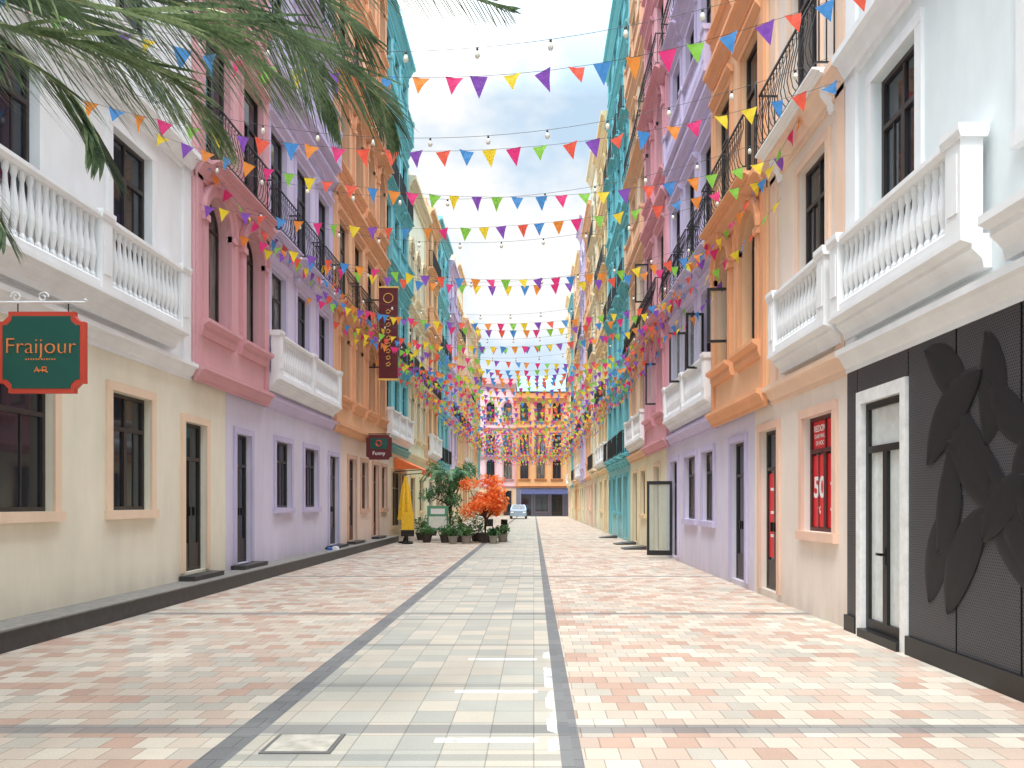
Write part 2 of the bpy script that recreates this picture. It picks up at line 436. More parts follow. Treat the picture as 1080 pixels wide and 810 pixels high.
house('R',30.6,39.5,(114,196,204),(94,184,194),'iron',24.6,(30.6,39.5),(130,202,208),(94,178,188),[D_(31.6,32.7,.1,2.8),W_(33.7,35,1.2,2.8),W_(36,37.2,1.2,2.8),D_(38,39,.1,2.8)],
  'turquoise townhouse with iron balconies')
# ---- far rows
cols=[((248,226,182),(238,200,146)),((242,196,148),(232,172,122)),((210,197,224),(198,182,216)),((246,234,208),(234,212,174)),((124,200,208),(102,186,198)),((230,174,174),(216,154,156)),((244,216,192),(234,188,152))]
names=['pale yellow','apricot orange','lilac','cream','turquoise','rose pink','peach']
def far(side,seq,Y,tops,end):
    i=0
    while Y<end-2:
        w=[5.8,4.4,6.6,5.0][i%4]; Y2=min(Y+w,end); ci=seq[i%len(seq)]
        u,t=cols[ci]; g=cols[[0,3,6,3,0,1][i%6]]
        n=max(1,int((Y2-Y)/2.2)); ops=[]
        b=.3 if side=='L' else .1
        for j in range(n):
            c=Y+(Y2-Y)*(j+.5)/n
            ops.append(D_(c-.6,c+.6,b,2.9) if j%2==0 else W_(c-.6,c+.6,1.2,2.9))
        house(side,Y,Y2,u,t,['arch','balu','iron','mix'][(i+(side=='R'))%4],tops[i%len(tops)],(Y,Y2),g[0],g[1],ops,
              names[ci]+' townhouse with balconies and '+['arched windows','balustrades','iron railings','window hoods'][(i+(side=='R'))%4],near=False,proud=.1 if i%2 else 0)
        Y=Y2;i+=1
far('L',[3,1,4,2,0,6],36.0,[17.6,18.4,19.6,19.0,20.5],84)
far('R',[0,3,1,2,0,6,4],39.5,[22.6,23.4,22.0,23.8],86)
house('E',-13,-2.2,(216,176,182),(206,150,148),'arch',16.8,(-13,-2.2),(226,190,150),(206,156,118),[D_(-5.6,-4.4,.1,3.2),D_(-3.8,-2.8,.1,3.2)],'mauve townhouse closing the end of the street',near=False,axis='X',plane=93.0,base=.3)
house('E',-2.2,12,(214,156,98),(204,128,74),'arch',14.9,(-2.2,12),(90,92,116),(130,120,138),[D_(-1.6,-.3,.1,3.1),W_(.2,1.8,.6,3.1),D_(2.2,3.6,.1,3.1)],'ochre townhouse with orange arches and slate roof closing the street',near=False,axis='X',plane=92.4,base=.3)
rt=HOUSES[-1][0]
mb=MB(); SL=plain('slate_roof',120,158,176,.6); mb.prof([(.1,15.6),(-2.5,18.0),(-7.8,18.0),(-7.8,15.6)],-7,7,SL); ob('roof',mb.mesh('roof'),rt)
mb=MB(); mb.prof([(0.05,3.3),(1.6,2.8),(1.6,2.7),(0.05,3.2)],-2,6.5,plain('navy_awning',60,66,104,.7)); ob('awning',mb.mesh('awning'),rt)
# ---------------------------------------------------------------- black sculpted shopfront of the white house
root,L=R0
bp=plain('black_panel',26,26,28,.35)
mb=MB()
ops=[tuple(sorted((L(7.95),L(8.95))))+(0.1,2.85)]
wall(mb,L(-6)+.003,L(9.4)-.003,0,3.49,-.02,ops,.1,bp)
x0,x1=L(-6)+.003,L(9.4)-.003
mb.add([(x0,-.02,0),(x0,-8,0),(x0,-8,3.49),(x0,-.02,3.49),(x1,-.02,0),(x1,-8,0),(x1,-8,3.49),(x1,-.02,3.49)],[(0,1,2,3),(5,4,7,6),(1,5,6,2)],bp)
ob('ground_floor_wall',mb.mesh('ground_floor_wall'),root)
def perf():
    m,nt,p,o=newmat('perforated_black_mesh')
    sp=nt.nodes.new('ShaderNodeSeparateXYZ'); nt.links.new(POS(nt),sp.inputs[0])
    u=MA(nt,'MULTIPLY',sp.outputs[1],34.0); v=MA(nt,'MULTIPLY',sp.outputs[2],38.0)
    row=MA(nt,'FLOOR',v); u=MA(nt,'ADD',u,MA(nt,'MULTIPLY',MA(nt,'MODULO',row,2.0),.5))
    fu=MA(nt,'SUBTRACT',MA(nt,'FRACT',u),.5); fv=MA(nt,'SUBTRACT',MA(nt,'FRACT',v),.5)
    d=MA(nt,'SQRT',MA(nt,'ADD',MA(nt,'MULTIPLY',fu,fu),MA(nt,'MULTIPLY',fv,fv)))
    f=MAPR(nt,d,.26,.36,0,1)
    c=MIX(nt,f,rgb(18,18,20),rgb(70,70,74)); nt.links.new(c,p.inputs['Base Color']); p.inputs['Roughness'].default_value=.4
    BUMP(nt,p,f,.8,.01)
    return m
PF=perf()
edges=[9.38,9.07,7.84,6.95,6.02,5.1,4.2,3.3,2.4,1.5,.6,-.3]
for i in range(len(edges)-1):
    if i==1: continue
    a,b=sorted((L(edges[i]),L(edges[i+1])))
    mb=MB()
    mb.box(a+.012,b-.012,.0,.03,.2,3.48,PF)
    if i>1:
        mb.box(a+.002,a+.011,-.01,.034,.2,3.48,bp)
    ob('mesh_panel',mb.mesh('mesh_panel'),root)
mb=MB(); mb.box(L(9.06),L(7.85),.0,.03,2.96,3.48,PF); ob('mesh_panel',mb.mesh('mesh_panel'),root)
mb=MB(); mb.box(L(7.84),L(-6)+.02,-.01,.07,0,.2,BLACK); mb.box(L(9.38),L(9.07),-.01,.07,0,.2,BLACK); ob('plinth',mb.mesh('plinth'),root)
LRM=plain('black_leaf_relief',31,31,34,.45,spec=.3)
def leafshape(ln,wd,bd):
    mb=MB(); n=20;vs=[];fs=[]
    for i in range(n+1):
        t=i/n-.5; w=wd*max(0,math.cos(math.pi*t))**.65*.5+.003; cx=bd*(1-4*t*t); sl=-8*bd*t
        nx=1/math.sqrt(1+(sl/ln)**2); nz=-sl/ln*nx
        for s,h in((-1,0),(-.5,.012),(0,.004),(.5,.012),(1,0)): vs.append((cx+s*w*nx,h,t*ln+s*w*nz))
    for i in range(n):
        for k in range(4): fs.append((i*5+k,i*5+k+1,(i+1)*5+k+1,(i+1)*5+k))
    mb.add(vs,fs,LRM); return mb.mesh('leaf_ornament',smooth=True)
LS=[(leafshape(1.2,.44,.1),1.2),(leafshape(1.0,.4,-.09),1.0),(leafshape(1.5,.42,.16),1.5),(leafshape(.8,.34,.06),.8)]
rs=random.Random(8); placed=[]
tries=0
while len(placed)<40 and tries<8000:
    tries+=1
    m,ln=LS[len(placed)%4]
    a=rs.uniform(-.9,.9)
    hy=ln/2*abs(math.sin(a))+.27; hz=ln/2*abs(math.cos(a))+.12
    Yp=rs.uniform(1.5,7.78-hy) if len(placed)>20 else rs.uniform(4.6,7.78-hy); z=rs.uniform(.25+hz,3.42-hz)
    if any((Yp-q[0])**2+(z-q[1])**2<.34**2 for q in placed): continue
    placed.append((Yp,z))
    ob('leaf_ornament',m,root,(L(Yp),.0325+.0015*(len(placed)%9),z),(0,a,0))
wf=plain('white_door_frame',240,240,238,.45)
dm=MB(); a,b=L(7.95),L(8.95)
if a>b:a,b=b,a
dm.box(a-.1,a+.02,-.1,.06,0,2.95,wf); dm.box(b-.02,b+.1,-.1,.06,0,2.95,wf); dm.box(a+.02,b-.02,-.1,.06,2.8,2.95,wf)
dm.box(a+.02,b-.02,-.1,.1,0,.1,BLACK)
dm.box(a+.02,a+.09,-.08,-.01,.1,2.8,BLACK); dm.box(b-.09,b-.02,-.08,-.01,.1,2.8,BLACK)
dm.box(a+.09,b-.09,-.08,-.01,2.2,2.28,BLACK); dm.box(a+.09,b-.09,-.08,-.01,.1,.22,BLACK); dm.box(a+.09,b-.09,-.08,-.01,2.72,2.8,BLACK)
c=(a+b)/2; dm.box(c-.05,c+.05,-.08,-.01,.22,2.2,BLACK)
dr=ob('door',dm.mesh('door'),root)
g=MB(); g.add([(a+.02,-.05,.1),(b-.02,-.05,.1),(b-.02,-.05,2.8),(a+.02,-.05,2.8)],[(0,1,2,3)],plain('frosted_pane',222,228,226,.15)); ob('pane',g.mesh('pane',recalc=False),dr)
hb=MB(); hb.box(c-.02,c+.02,-.009,.05,1.0,1.03,BLACK); hb.box(c-.02,c+.1,.03,.05,1.0,1.03,BLACK); hb.box(c-.03,c+.03,-.009,.0,.9,1.1,BLACK); ob('handle',hb.mesh('handle'),dr)
# sale window posters behind the frame
RED=plain('red_poster',226,38,48,.4,var=.05); WT=plain('white_lettering',248,248,248,.5,var=.02)
wobj=gR1[0]['obj']
def txt(parent,s,size,x,z,off=0): ob('lettering',textmesh(s,size,WT,.001,off),parent,(x,-.117,z),(R(90),0,R(180)))
g=MB(); g.box(-.49,-.04,-.123,-.119,.06,1.1,RED); g.box(.04,.49,-.123,-.119,.06,1.1,RED); g.box(-.49,.49,-.123,-.119,1.19,1.59,RED); ob('poster',g.mesh('poster'),wobj)
txt(wobj,'50',.42,.265,.62,.01); txt(wobj,'%',.16,.26,.3)
txt(wobj,'REDOM',.13,.24,1.48,.002); txt(wobj,'DAM MAU',.085,.24,1.37,.001); txt(wobj,'DI HOC',.085,.24,1.27,.001)
g=MB()
for k in range(4): g.box(-.4,-.14-.03*(k%2),-.118,-.1165,.3+k*.18,.34+k*.18,WT)
ob('poster_print',g.mesh('poster_print'),wobj)
dobj=gR1[1]['obj']
g=MB(); g.box(-.38,-.06,-.123,-.119,.55,2.0,RED); g.box(.06,.38,-.123,-.119,.55,2.0,RED); ob('poster',g.mesh('poster'),dobj)
for i,z in enumerate((.8,1.2,1.6)):
    g=MB(); g.box(-.32,-.16,-.118,-.1165,z,z+.08,WT); g.box(.14,.3,-.118,-.1165,z+.1,z+.15,WT); ob('poster_print',g.mesh('poster_print'),dobj)
def sash(root,x,y,z,w,h,ang,name='open_sash'):
    mb=MB(); b=.05
    mb.box(0,b,-.025,.025,0,h,BLACK); mb.box(w-b,w,-.025,.025,0,h,BLACK); mb.box(b,w-b,-.025,.025,0,b,BLACK); mb.box(b,w-b,-.025,.025,h-b,h,BLACK)
    o=ob(name,mb.mesh(name),root,(x,y,z),(0,0,ang))
    g=MB(); g.add([(b,0,b),(w-b,0,b),(w-b,0,h-b),(b,0,h-b)],[(0,1,2,3)],CLEAR); ob('pane',g.mesh('pane',recalc=False),o)
    return o
r2,L2=R2; sash(r2,L2(14.9),.0,4.85,.5,1.1,R(85))
r3,L3=HOUSES[8]; sash(r3,L3(19.2),.03,4.75,.45,1.3,R(80)); sash(r3,L3(17.3),.03,4.75,.42,1.3,R(95))
r4,L4=HOUSES[9]; sash(r4,L4(23.2),.0,4.7,.5,1.3,R(85)); sash(r4,L4(25.0),.13,8.4,.45,1.3,R(85))
mb=MB(); w,h=.72,2.15
mb.box(0,.07,-.03,.03,0,h,BLACK); mb.box(w-.07,w,-.03,.03,0,h,BLACK); mb.box(.07,w-.07,-.03,.03,0,.14,BLACK); mb.box(.07,w-.07,-.03,.03,h-.1,h,BLACK)
o=ob('door_leaf',mb.mesh('door_leaf'),r3,(L3(21.4),.0,.1),(0,0,R(82)))
g=MB(); g.box(.07,w-.07,-.006,.006,.14,h-.1,CLEAR); ob('pane',g.mesh('pane'),o)
# ---------------------------------------------------------------- ground
def pavemat():
    m,nt,p,o=newmat('street_paving')
    pos=POS(nt); sp=nt.nodes.new('ShaderNodeSeparateXYZ'); nt.links.new(pos,sp.inputs[0]); x,y=sp.outputs[0],sp.outputs[1]
    def tiles(w,d,off,pal,seed):
        row=MA(nt,'FLOOR',MA(nt,'DIVIDE',y,d))
        u=MA(nt,'ADD',MA(nt,'DIVIDE',x,w),MA(nt,'MULTIPLY',row,off))
        cu=MA(nt,'FLOOR',u)
        cb=nt.nodes.new('ShaderNodeCombineXYZ'); nt.links.new(cu,cb.inputs[0]); nt.links.new(row,cb.inputs[1]); cb.inputs[2].default_value=seed
        wn=nt.nodes.new('ShaderNodeTexWhiteNoise'); wn.noise_dimensions='3D'; nt.links.new(cb.outputs[0],wn.inputs['Vector'])
        cr=nt.nodes.new('ShaderNodeValToRGB'); cr.color_ramp.interpolation='CONSTANT'; nt.links.new(wn.outputs['Value'],cr.inputs[0])
        el=cr.color_ramp.elements
        while len(el)<len(pal): el.new(.5)
        acc=0
        for i,(c,wt) in enumerate(pal): el[i].position=acc; el[i].color=rgb(*c); acc+=wt
        fu=MA(nt,'FRACT',u); fv=MA(nt,'FRACT',MA(nt,'DIVIDE',y,d))
        eu=MA(nt,'MULTIPLY',MA(nt,'MINIMUM',fu,MA(nt,'SUBTRACT',1.0,fu)),w); ev=MA(nt,'MULTIPLY',MA(nt,'MINIMUM',fv,MA(nt,'SUBTRACT',1.0,fv)),d)
        g=MAPR(nt,MA(nt,'MINIMUM',eu,ev),.002,.006,1,0)
        sep=nt.nodes.new('ShaderNodeSeparateColor'); nt.links.new(wn.outputs['Color'],sep.inputs[0])
        return cr.outputs[0],g,sep.outputs[1]
    sc,sgr,sj=tiles(.22,.22,.5,[((186,156,138),.17),((200,185,168),.27),((194,172,155),.22),((205,194,178),.18),((186,177,163),.16)],1)
    cc,cg,cj=tiles(.3,.3,0.0,[((186,180,166),.3),((178,174,163),.25),((194,184,168),.25),((172,170,160),.2)],2)
    dc,dg,dj=tiles(.6,.3,.5,[((118,118,118),.5),((134,132,130),.5)],3)
    incen=MA(nt,'MULTIPLY',MA(nt,'GREATER_THAN',x,-1.94),MA(nt,'LESS_THAN',x,.25))
    col=MIX(nt,incen,sc,cc); gr=MA(nt,'ADD',MA(nt,'MULTIPLY',sgr,MA(nt,'SUBTRACT',1.0,incen)),MA(nt,'MULTIPLY',cg,incen)); 
    def band(v,c,hw): return MA(nt,'LESS_THAN',MA(nt,'ABSOLUTE',MA(nt,'SUBTRACT',v,c)),hw)
    line=MA(nt,'MAXIMUM',band(x,-2.0,.1),band(x,.24,.07))
    ym=MA(nt,'MODULO',MA(nt,'ADD',y,55.35),5.5)
    cross=MA(nt,'LESS_THAN',ym,.2)
    col=MIX(nt,MA(nt,'MULTIPLY',cross,.75),col,dc)
    ym2=MA(nt,'MODULO',MA(nt,'ADD',y,50.9),1.85)
    c2=MA(nt,'MULTIPLY',MA(nt,'LESS_THAN',ym2,.12),incen)
    col=MIX(nt,MA(nt,'MULTIPLY',c2,.5),col,rgb(130,132,128))
    col=MIX(nt,MA(nt,'MULTIPLY',line,.95),col,MIX(nt,.5,dc,rgb(110,112,114)))
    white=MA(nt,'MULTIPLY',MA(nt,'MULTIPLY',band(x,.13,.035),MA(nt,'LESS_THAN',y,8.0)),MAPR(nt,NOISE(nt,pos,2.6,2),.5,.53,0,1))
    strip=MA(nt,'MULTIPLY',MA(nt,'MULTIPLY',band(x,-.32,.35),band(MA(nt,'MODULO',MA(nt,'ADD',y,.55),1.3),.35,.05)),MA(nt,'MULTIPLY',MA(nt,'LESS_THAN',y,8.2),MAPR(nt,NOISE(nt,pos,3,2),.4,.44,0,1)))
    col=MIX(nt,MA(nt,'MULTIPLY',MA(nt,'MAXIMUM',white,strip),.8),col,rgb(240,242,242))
    jit=MAPR(nt,MIX(nt,incen,sj,cj),0,1,.93,1.05)
    n1=NOISE(nt,pos,1.1,5,.65); n2=NOISE(nt,pos,70,2); n4=NOISE(nt,pos,.35,4,.6)
    f=MA(nt,'MULTIPLY',jit,MA(nt,'MULTIPLY',MAPR(nt,n1,.3,.7,.88,1.02),MAPR(nt,n2,.2,.8,.88,1.08)))
    f=MA(nt,'MULTIPLY',MA(nt,'MULTIPLY',f,MAPR(nt,n4,.35,.65,.92,1.02)),MAPR(nt,gr,0,1,1,.62))
    mul=nt.nodes.new('ShaderNodeVectorMath'); mul.operation='SCALE'; nt.links.new(col,mul.inputs[0]); nt.links.new(f,mul.inputs['Scale'])
    nt.links.new(mul.outputs[0],p.inputs['Base Color'])
    nt.links.new(MAPR(nt,n1,.3,.7,.65,.85),p.inputs['Roughness']); p.inputs['Specular IOR Level'].default_value=.22
    BUMP(nt,p,MA(nt,'SUBTRACT',n2,MA(nt,'MULTIPLY',gr,2.0)),.35,.004)
    return m
def sheet(name,x0,x1,y0,y1,z,mat):
    mb=MB(); mb.add([(x0,y0,z),(x1,y0,z),(x1,y1,z),(x0,y1,z)],[(0,1,2,3)],mat); return ob(name,mb.mesh(name,recalc=False),kind='structure')
sheet('ground',-900,900,-900,900,-.004,plain('asphalt_ground',170,168,162,.9))
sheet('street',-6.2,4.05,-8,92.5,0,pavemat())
mb=MB(); mb.box(-6.18,-5.66,-6,31.0,0.001,.23,STONE); mb.box(-6.18,-5.64,-6,31.02,.23,.25,GREYT); 
ob('raised_pavement',mb.mesh('raised_pavement'),kind='structure')
for ya,yb in((12.8,14.0),(15.0,16.3),(22.0,23.4),(24.3,25.7),(28.0,29.4)):
    mb=MB(); mb.box(-6.14,-5.86,ya,yb,.251,.32,STONE); mb.box(-6.14,-5.85,ya-.01,yb+.01,.32,.335,STONE); ob('door_step',mb.mesh('door_step'),None,label='dark granite step leading up to a shop door',cat='step',group='granite door steps')
mb=MB(); mb.box(-1.76,-1.3,4.72,5.12,.001,.008,plain('manhole_frame',100,100,98,.5)); mb.box(-1.73,-1.33,4.75,5.09,.008,.011,plain('manhole_tile',186,180,166,.6,var=.3))
o=ob('manhole_cover',mb.mesh('manhole_cover'),label='square tiled manhole cover set in the paving',cat='manhole cover')
# ---------------------------------------------------------------- bunting
FC=[(240,60,130),(142,208,76),(252,220,56),(142,86,190),(247,98,74),(76,148,216),(248,150,64)]
def cloth(c):
    m,nt,p,o=newmat('bunting_cloth'); p.inputs['Roughness'].default_value=.7
    t=nt.nodes.new('ShaderNodeBsdfTranslucent'); mx=nt.nodes.new('ShaderNodeMixShader'); mx.inputs[0].default_value=.6
    n=NOISE(nt,POS(nt),20,1); mix=MIX(nt,MAPR(nt,n,.3,.7,0,.25),rgb(*c),rgb(*[min(255,x+40) for x in c])); nt.links.new(mix,p.inputs['Base Color']); nt.links.new(mix,t.inputs[0])
    nt.links.new(p.outputs[0],mx.inputs[1]); nt.links.new(t.outputs[0],mx.inputs[2]); nt.links.new(mx.outputs[0],o.inputs[0]); return m
FM=[cloth(c) for c in FC]
def flagverts(M):
    w,h=.1,.22
    vs=[(-w,0,0),(0,.012,0),(w,0,0),(-w*.5,.015,-h*.5),(w*.5,-.01,-h*.5),(0,.02,-h)]
    return [tuple(M@Vector(v)) for v in vs],[(0,3,1),(1,3,4),(1,4,2),(3,5,4)]
FLM=[]
for m in FM:
    mb=MB(); v,f=flagverts(Matrix.Identity(4)); mb.add(v,f,m); FLM.append(mb.mesh('flag',recalc=False))
def string(A,B,sag,n,indiv,seed,rad):
    A=Vector(A);B=Vector(B)
    def P(t):
        q=A.lerp(B,t); q.z-=sag*4*t*(1-t); return q
    ctr=P(.5)
    s=ob('bunting_string',None,None,tuple(ctr),label='string of coloured triangular pennants hung between the facades',cat='bunting',group='bunting strings over the street')
    mb=MB(); mb.tube([tuple(P(k/24)-ctr) for k in range(25)],rad,3,CABG); ob('cord',mb.mesh('cord'),s)
    c0=random.randrange(7); mb=MB()
    for k in range(n):
        t=(k+.5+random.uniform(-.12,.12))/n
        p=P(t); d=P(min(1,t+.01))-P(max(0,t-.01))
        ci=(c0+k)%7
        if random.random()<.12: ci=random.randrange(7)
        hd=math.hypot(d.x,d.y)
        rot=(random.uniform(-.5,.5),math.atan2(-d.z,hd)+random.uniform(-.15,.15),math.atan2(d.y,d.x)+random.uniform(-.5,.5))
        if indiv: ob('flag',FLM[ci],s,tuple(p-ctr),rot)
        else:
            M=Matrix.Translation(p-ctr)@Euler(rot).to_matrix().to_4x4()
            v,f=flagverts(M); mb.add(v,f,FM[ci])
    if not indiv: ob('flags',mb.mesh('flags',recalc=False),s,kind='stuff')
ys=[7.87,9.5,11.4,12.8,14.8,16.4,18.7,20.3]
y=21.7
while y<87: ys.append(y); y+=1.15+random.uniform(-.3,.3)
for i,Y in enumerate(ys):
    zl=7.2+random.uniform(-.3,.3); zr=7.0+random.uniform(-.2,.3); zm=6.3+random.uniform(-.15,.15)
    ya=Y+random.uniform(-.4,.5); yb=Y+random.uniform(-.6,.6)
    if i<3: ya=Y+.3; yb=Y-.1
    if i>=10: zl+=random.choice([0,0,1.2]); zr+=random.choice([0,0,1.0,-.6])
    string((-6.0,ya,zl),(3.9,yb,zr),(zl+zr)/2-zm,30,i<9,i,.003 if i<15 else .005)
for k in range(9):
    Y=10.5+k*3.6
    string((3.85,Y,7.4+random.uniform(-.3,.5)),(3.75-random.uniform(.1,.9),Y+5.5,6.6+random.uniform(-.4,1.0)),.35,17,False,k,.003)
    string((3.85,Y+1,6.2+random.uniform(-.3,.5)),(3.6-random.uniform(.1,.9),Y+6,5.9+random.uniform(-.4,.8)),.3,15,False,k,.003)
    Y=13.2+k*3.8
    string((-5.95,Y,8.0+random.uniform(-.4,.4)),(-5.6+random.uniform(.1,.9),Y+5.5,6.9+random.uniform(-.3,1.0)),.35,17,False,k,.003)
# light strings
bulb2=MB(); bulb2.lathe([(.014,-.04),(.026,-.065),(.032,-.09),(.024,-.115),(.006,-.125)],0,0,0,8,plain('bulb_glass',230,225,210,.2)); bulb2.lathe([(.014,0.0),(.014,-.04)],0,0,0,6,BLACK)
BM=bulb2.mesh('bulb',smooth=True)
for i,Y in enumerate([8.2,10.2,12.3,14.4,17,20,23,26]):
    zl=7.7;zr=7.5;sag=.85; xa,xb=-6.0,3.9; ya=Y+.8;yb=Y-.4
    def P(t): return Vector((xa+(xb-xa)*t,ya+(yb-ya)*t,zl+(zr-zl)*t-sag*4*t*(1-t)))
    ctr=P(.5); s=ob('light_string',None,None,tuple(ctr),label='black festoon cable with round light bulbs above the street',cat='string lights',group='festoon light strings')
    mb=MB(); mb.tube([tuple(P(k/30)-ctr) for k in range(31)],.0035,4,CABG); ob('cable',mb.mesh('cable'),s)
    for k in range(12): ob('bulb',BM,s,tuple(P((k+.5)/12)-ctr))
# ---------------------------------------------------------------- palm
def cr(P,t):
    n=len(P)-1; x=min(t*n,n-1e-6); i=int(x); u=x-i
    p0=P[max(i-1,0)];p1=P[i];p2=P[i+1];p3=P[min(i+2,n)]
    return .5*((2*p1)+(-p0+p2)*u+(2*p0-5*p1+4*p2-p3)*u*u+(-p0+3*p1-3*p2+p3)*u**3)
def frond(mb,pts,ll,n,lm,rm,wd=.0105,droop=.1,t0=.12,r0=.018,down=.5):
    P=[Vector(p) for p in pts]
    mb.tube([tuple(cr(P,k/24)) for k in range(25)],lambda t:r0*(1-t)+.003,5,rm)
    for k in range(n):
        t=t0+(1-t0)*(k+random.random()*.4)/n
        if t>.995: t=.995
        p=cr(P,t); d=(cr(P,min(1,t+.02))-cr(P,max(0,t-.02))).normalized()
        side=d.cross(Vector((0,0,1)))
        if side.length<.2: side=Vector((0,1,0))
        side.normalize()
        L_=ll*(math.sin(math.pi*(.12+.83*t))**.6)*random.uniform(.88,1.08)
        for s in(-1,1):
            if random.random()<.03: continue
            fw=.55+.6*t
            dirv=(side*s*random.uniform(.7,1.0)+d*fw+Vector((0,0,random.uniform(-down-.3,-down+.3)))).normalized()
            q=p.copy(); vs=[];seg=4; dr=droop*random.uniform(.5,1.6)
            for j in range(seg+1):
                u=j/seg; w=wd*(math.sin(math.pi*min(1,.25+.75*u))**.6+.04)*(1 if u<1 else .1)
                wv=dirv.cross(Vector((0,0,1)));
                if wv.length<.1: wv=side.copy()
                wv=(wv.normalized()+Vector((0,0,.7*s))).normalized()
                vs.append(tuple(q-wv*w)); vs.append(tuple(q+wv*w))
                dirv=(dirv+Vector((0,0,-dr*.42*(.6+u)))).normalized() if j>0 else dirv
                q=q+dirv*(L_/seg)
            mb.add(vs,[(2*j,2*j+1,2*j+3,2*j+2) for j in range(seg)],lm)
def PX(px,py,d): return ((px-563)*d/780,d,1.6+(531-py)*d/780)
LM=leafmat('palm_leaflets',(62,84,58),(122,142,104),.35); LM2=leafmat('palm_leaflets_light',(96,120,82),(162,178,132),.35); RM=plain('palm_rachis',186,190,134,.6)
palm=ob('palm_tree',None,None,(-4.5,4.0,0),label='tall feather-leaved palm arching over the street',cat='palm tree')
cw=Vector((-4.5,4.0,0)); crn=Vector((-4.5,4.0,4.75))
mb=MB(); mb.tube([(0,0,0),(.02,0,1.5),(-.02,0,3.2),(0,0,4.8)],lambda t:.2-.06*t,12,plain('palm_bark',120,108,92,.9,var=.4)); ob('trunk',mb.mesh('trunk',smooth=True),palm)
fr=[
 ([(-60,-30,4.2),(150,-5,4.5),(300,35,4.8),(380,80,5.0),(415,125,5.1)],.7),
 ([(-90,-90,4.2),(120,-60,4.6),(300,-30,5.2),(430,-22,5.5),(535,8,5.7)],.5),
 ([(-60,10,4.0),(80,45,4.2),(175,80,4.4),(235,135,4.5)],.65),
 ([(-100,20,3.9),(10,55,3.9),(80,105,4.0),(110,165,4.0)],.55),
 ([(-160,60,3.8),(-75,120,3.7),(-30,180,3.7),(5,245,3.7)],.45),
 ([(-80,-60,4.6),(100,-40,5.2),(255,5,5.6),(325,65,5.9),(355,120,6.0)],.75),
 ([(-80,-40,4.0),(100,5,4.0),(215,30,4.2),(300,85,4.3)],.65),
 ([(-100,-100,3.8),(60,-80,3.9),(200,-60,4.1),(320,-15,4.3),(390,40,4.4)],.65),
 ([(-90,-20,4.6),(30,0,5.0),(120,40,5.3),(180,100,5.4)],.7),
]
for i,(pts,ll) in enumerate(fr):
    mb=MB(); w=[tuple(crn-cw)]+[tuple(Vector(PX(*p))-cw) for p in pts]
    frond(mb,w,ll,105,LM2 if i in(2,6) else LM,RM); ob('frond',mb.mesh('frond',recalc=False),palm)
for a in(150,185,220,255,290,120):
    mb=MB(); c=math.cos(R(a));s=math.sin(R(a)); k=1.0 if a>200 or a<160 else .7
    w=[(0,0,4.75),(c*.9*k,s*.9*k,5.5),(c*1.9*k,s*1.9*k,5.6),(c*2.8*k,s*2.8*k,4.9),(c*3.2*k,s*3.2*k,4.1)]
    frond(mb,w,.6,50,LM,RM); ob('frond',mb.mesh('frond',recalc=False),palm)
# ---------------------------------------------------------------- hanging signs
def octo(w,h,c,t,mat,name):
    mb=MB()
    q=[(w-c,-h),(w-c,-h+c*.45),(w-c*.45,-h+c),(w,-h+c),(w,h-c),(w-c*.45,h-c),(w-c,h-c*.45),(w-c,h)]
    q=q+[(-x,z) for x,z in q[::-1]]
    n=len(q); mb.add([(a,-t,b) for a,b in q]+[(a,t,b) for a,b in q],[list(range(n)),list(range(n,2*n))[::-1]]+[(i,(i+1)%n,n+(i+1)%n,n+i) for i in range(n)],mat)
    return mb.mesh(name)
GRN=plain('green_sign_face',18,86,76,.4,var=.05); REDB=plain('red_sign_border',206,72,54,.45,var=.05); ORG=plain('orange_lettering',244,140,74,.5,var=.02); GOLD=plain('gold_lettering',246,206,110,.4,var=.03); MAR=plain('maroon_sign_face',98,32,40,.45,var=.05)
sg=ob('hanging_sign',None,None,(-5.44,8.2,3.27),label='green hanging shop sign with red border on iron bracket',cat='sign')
ob('sign_border',octo(.475,.45,.11,.03,REDB,'sign_border'),sg); ob('sign_face',octo(.425,.4,.1,.036,GRN,'sign_face'),sg)
ob('lettering',textmesh('Fraijour',.25,ORG,.006,-.005),sg,(0,-.044,.06),(R(90),0,0))
mb=MB()
for k in range(12): mb.box(-.17+k*.029,-.155+k*.029-.004*(k%2),-.044,-.037,-.085,-.07,ORG)
ob('subtitle',mb.mesh('subtitle'),sg)
mb=MB()
mb.tube([(-.07,-.042,-.22),(-.045,-.042,-.165),(-.02,-.042,-.22)],.007,4,ORG); mb.tube([(-.06,-.042,-.2),(-.02,-.042,-.2),(.02,-.042,-.2)],.006,4,ORG); mb.tube([(.02,-.042,-.22),(.02,-.042,-.165),(.06,-.042,-.165),(.06,-.042,-.195),(.02,-.042,-.195),(.075,-.042,-.22)],.007,4,ORG)
ob('emblem',mb.mesh('emblem'),sg)
mb=MB(); mb.tube([(-.69,0,.56),(.46,0,.56)],.016,6,WHITE); 
for x in(-.28,.28): mb.tube([(x,0,.56),(x,0,.44)],.008,4,BLACK)
def scroll(cx,cz,r,turns,dirn): return [(cx+dirn*(r*(1-.75*k/24))*math.cos(k/24*turns*6.28),0,cz+(r*(1-.75*k/24))*math.sin(k/24*turns*6.28)) for k in range(25)]
mb.tube(scroll(.0,.62,.06,1.3,1),.009,5,WHITE); mb.tube(scroll(-.3,.62,.06,1.3,-1),.009,5,WHITE); mb.tube([(.46,0,.56),(.48,0,.58),(.46,0,.6)],.012,5,WHITE)
mb.tube([(-.69,0,.3),(-.6,0,.4),(-.5,0,.56)],.012,5,WHITE); ob('bracket',mb.mesh('bracket'),sg)
vs=ob('vertical_sign',None,None,(-5.3,27.0,7.8),label='tall maroon vertical sign with gold ornament',cat='sign')
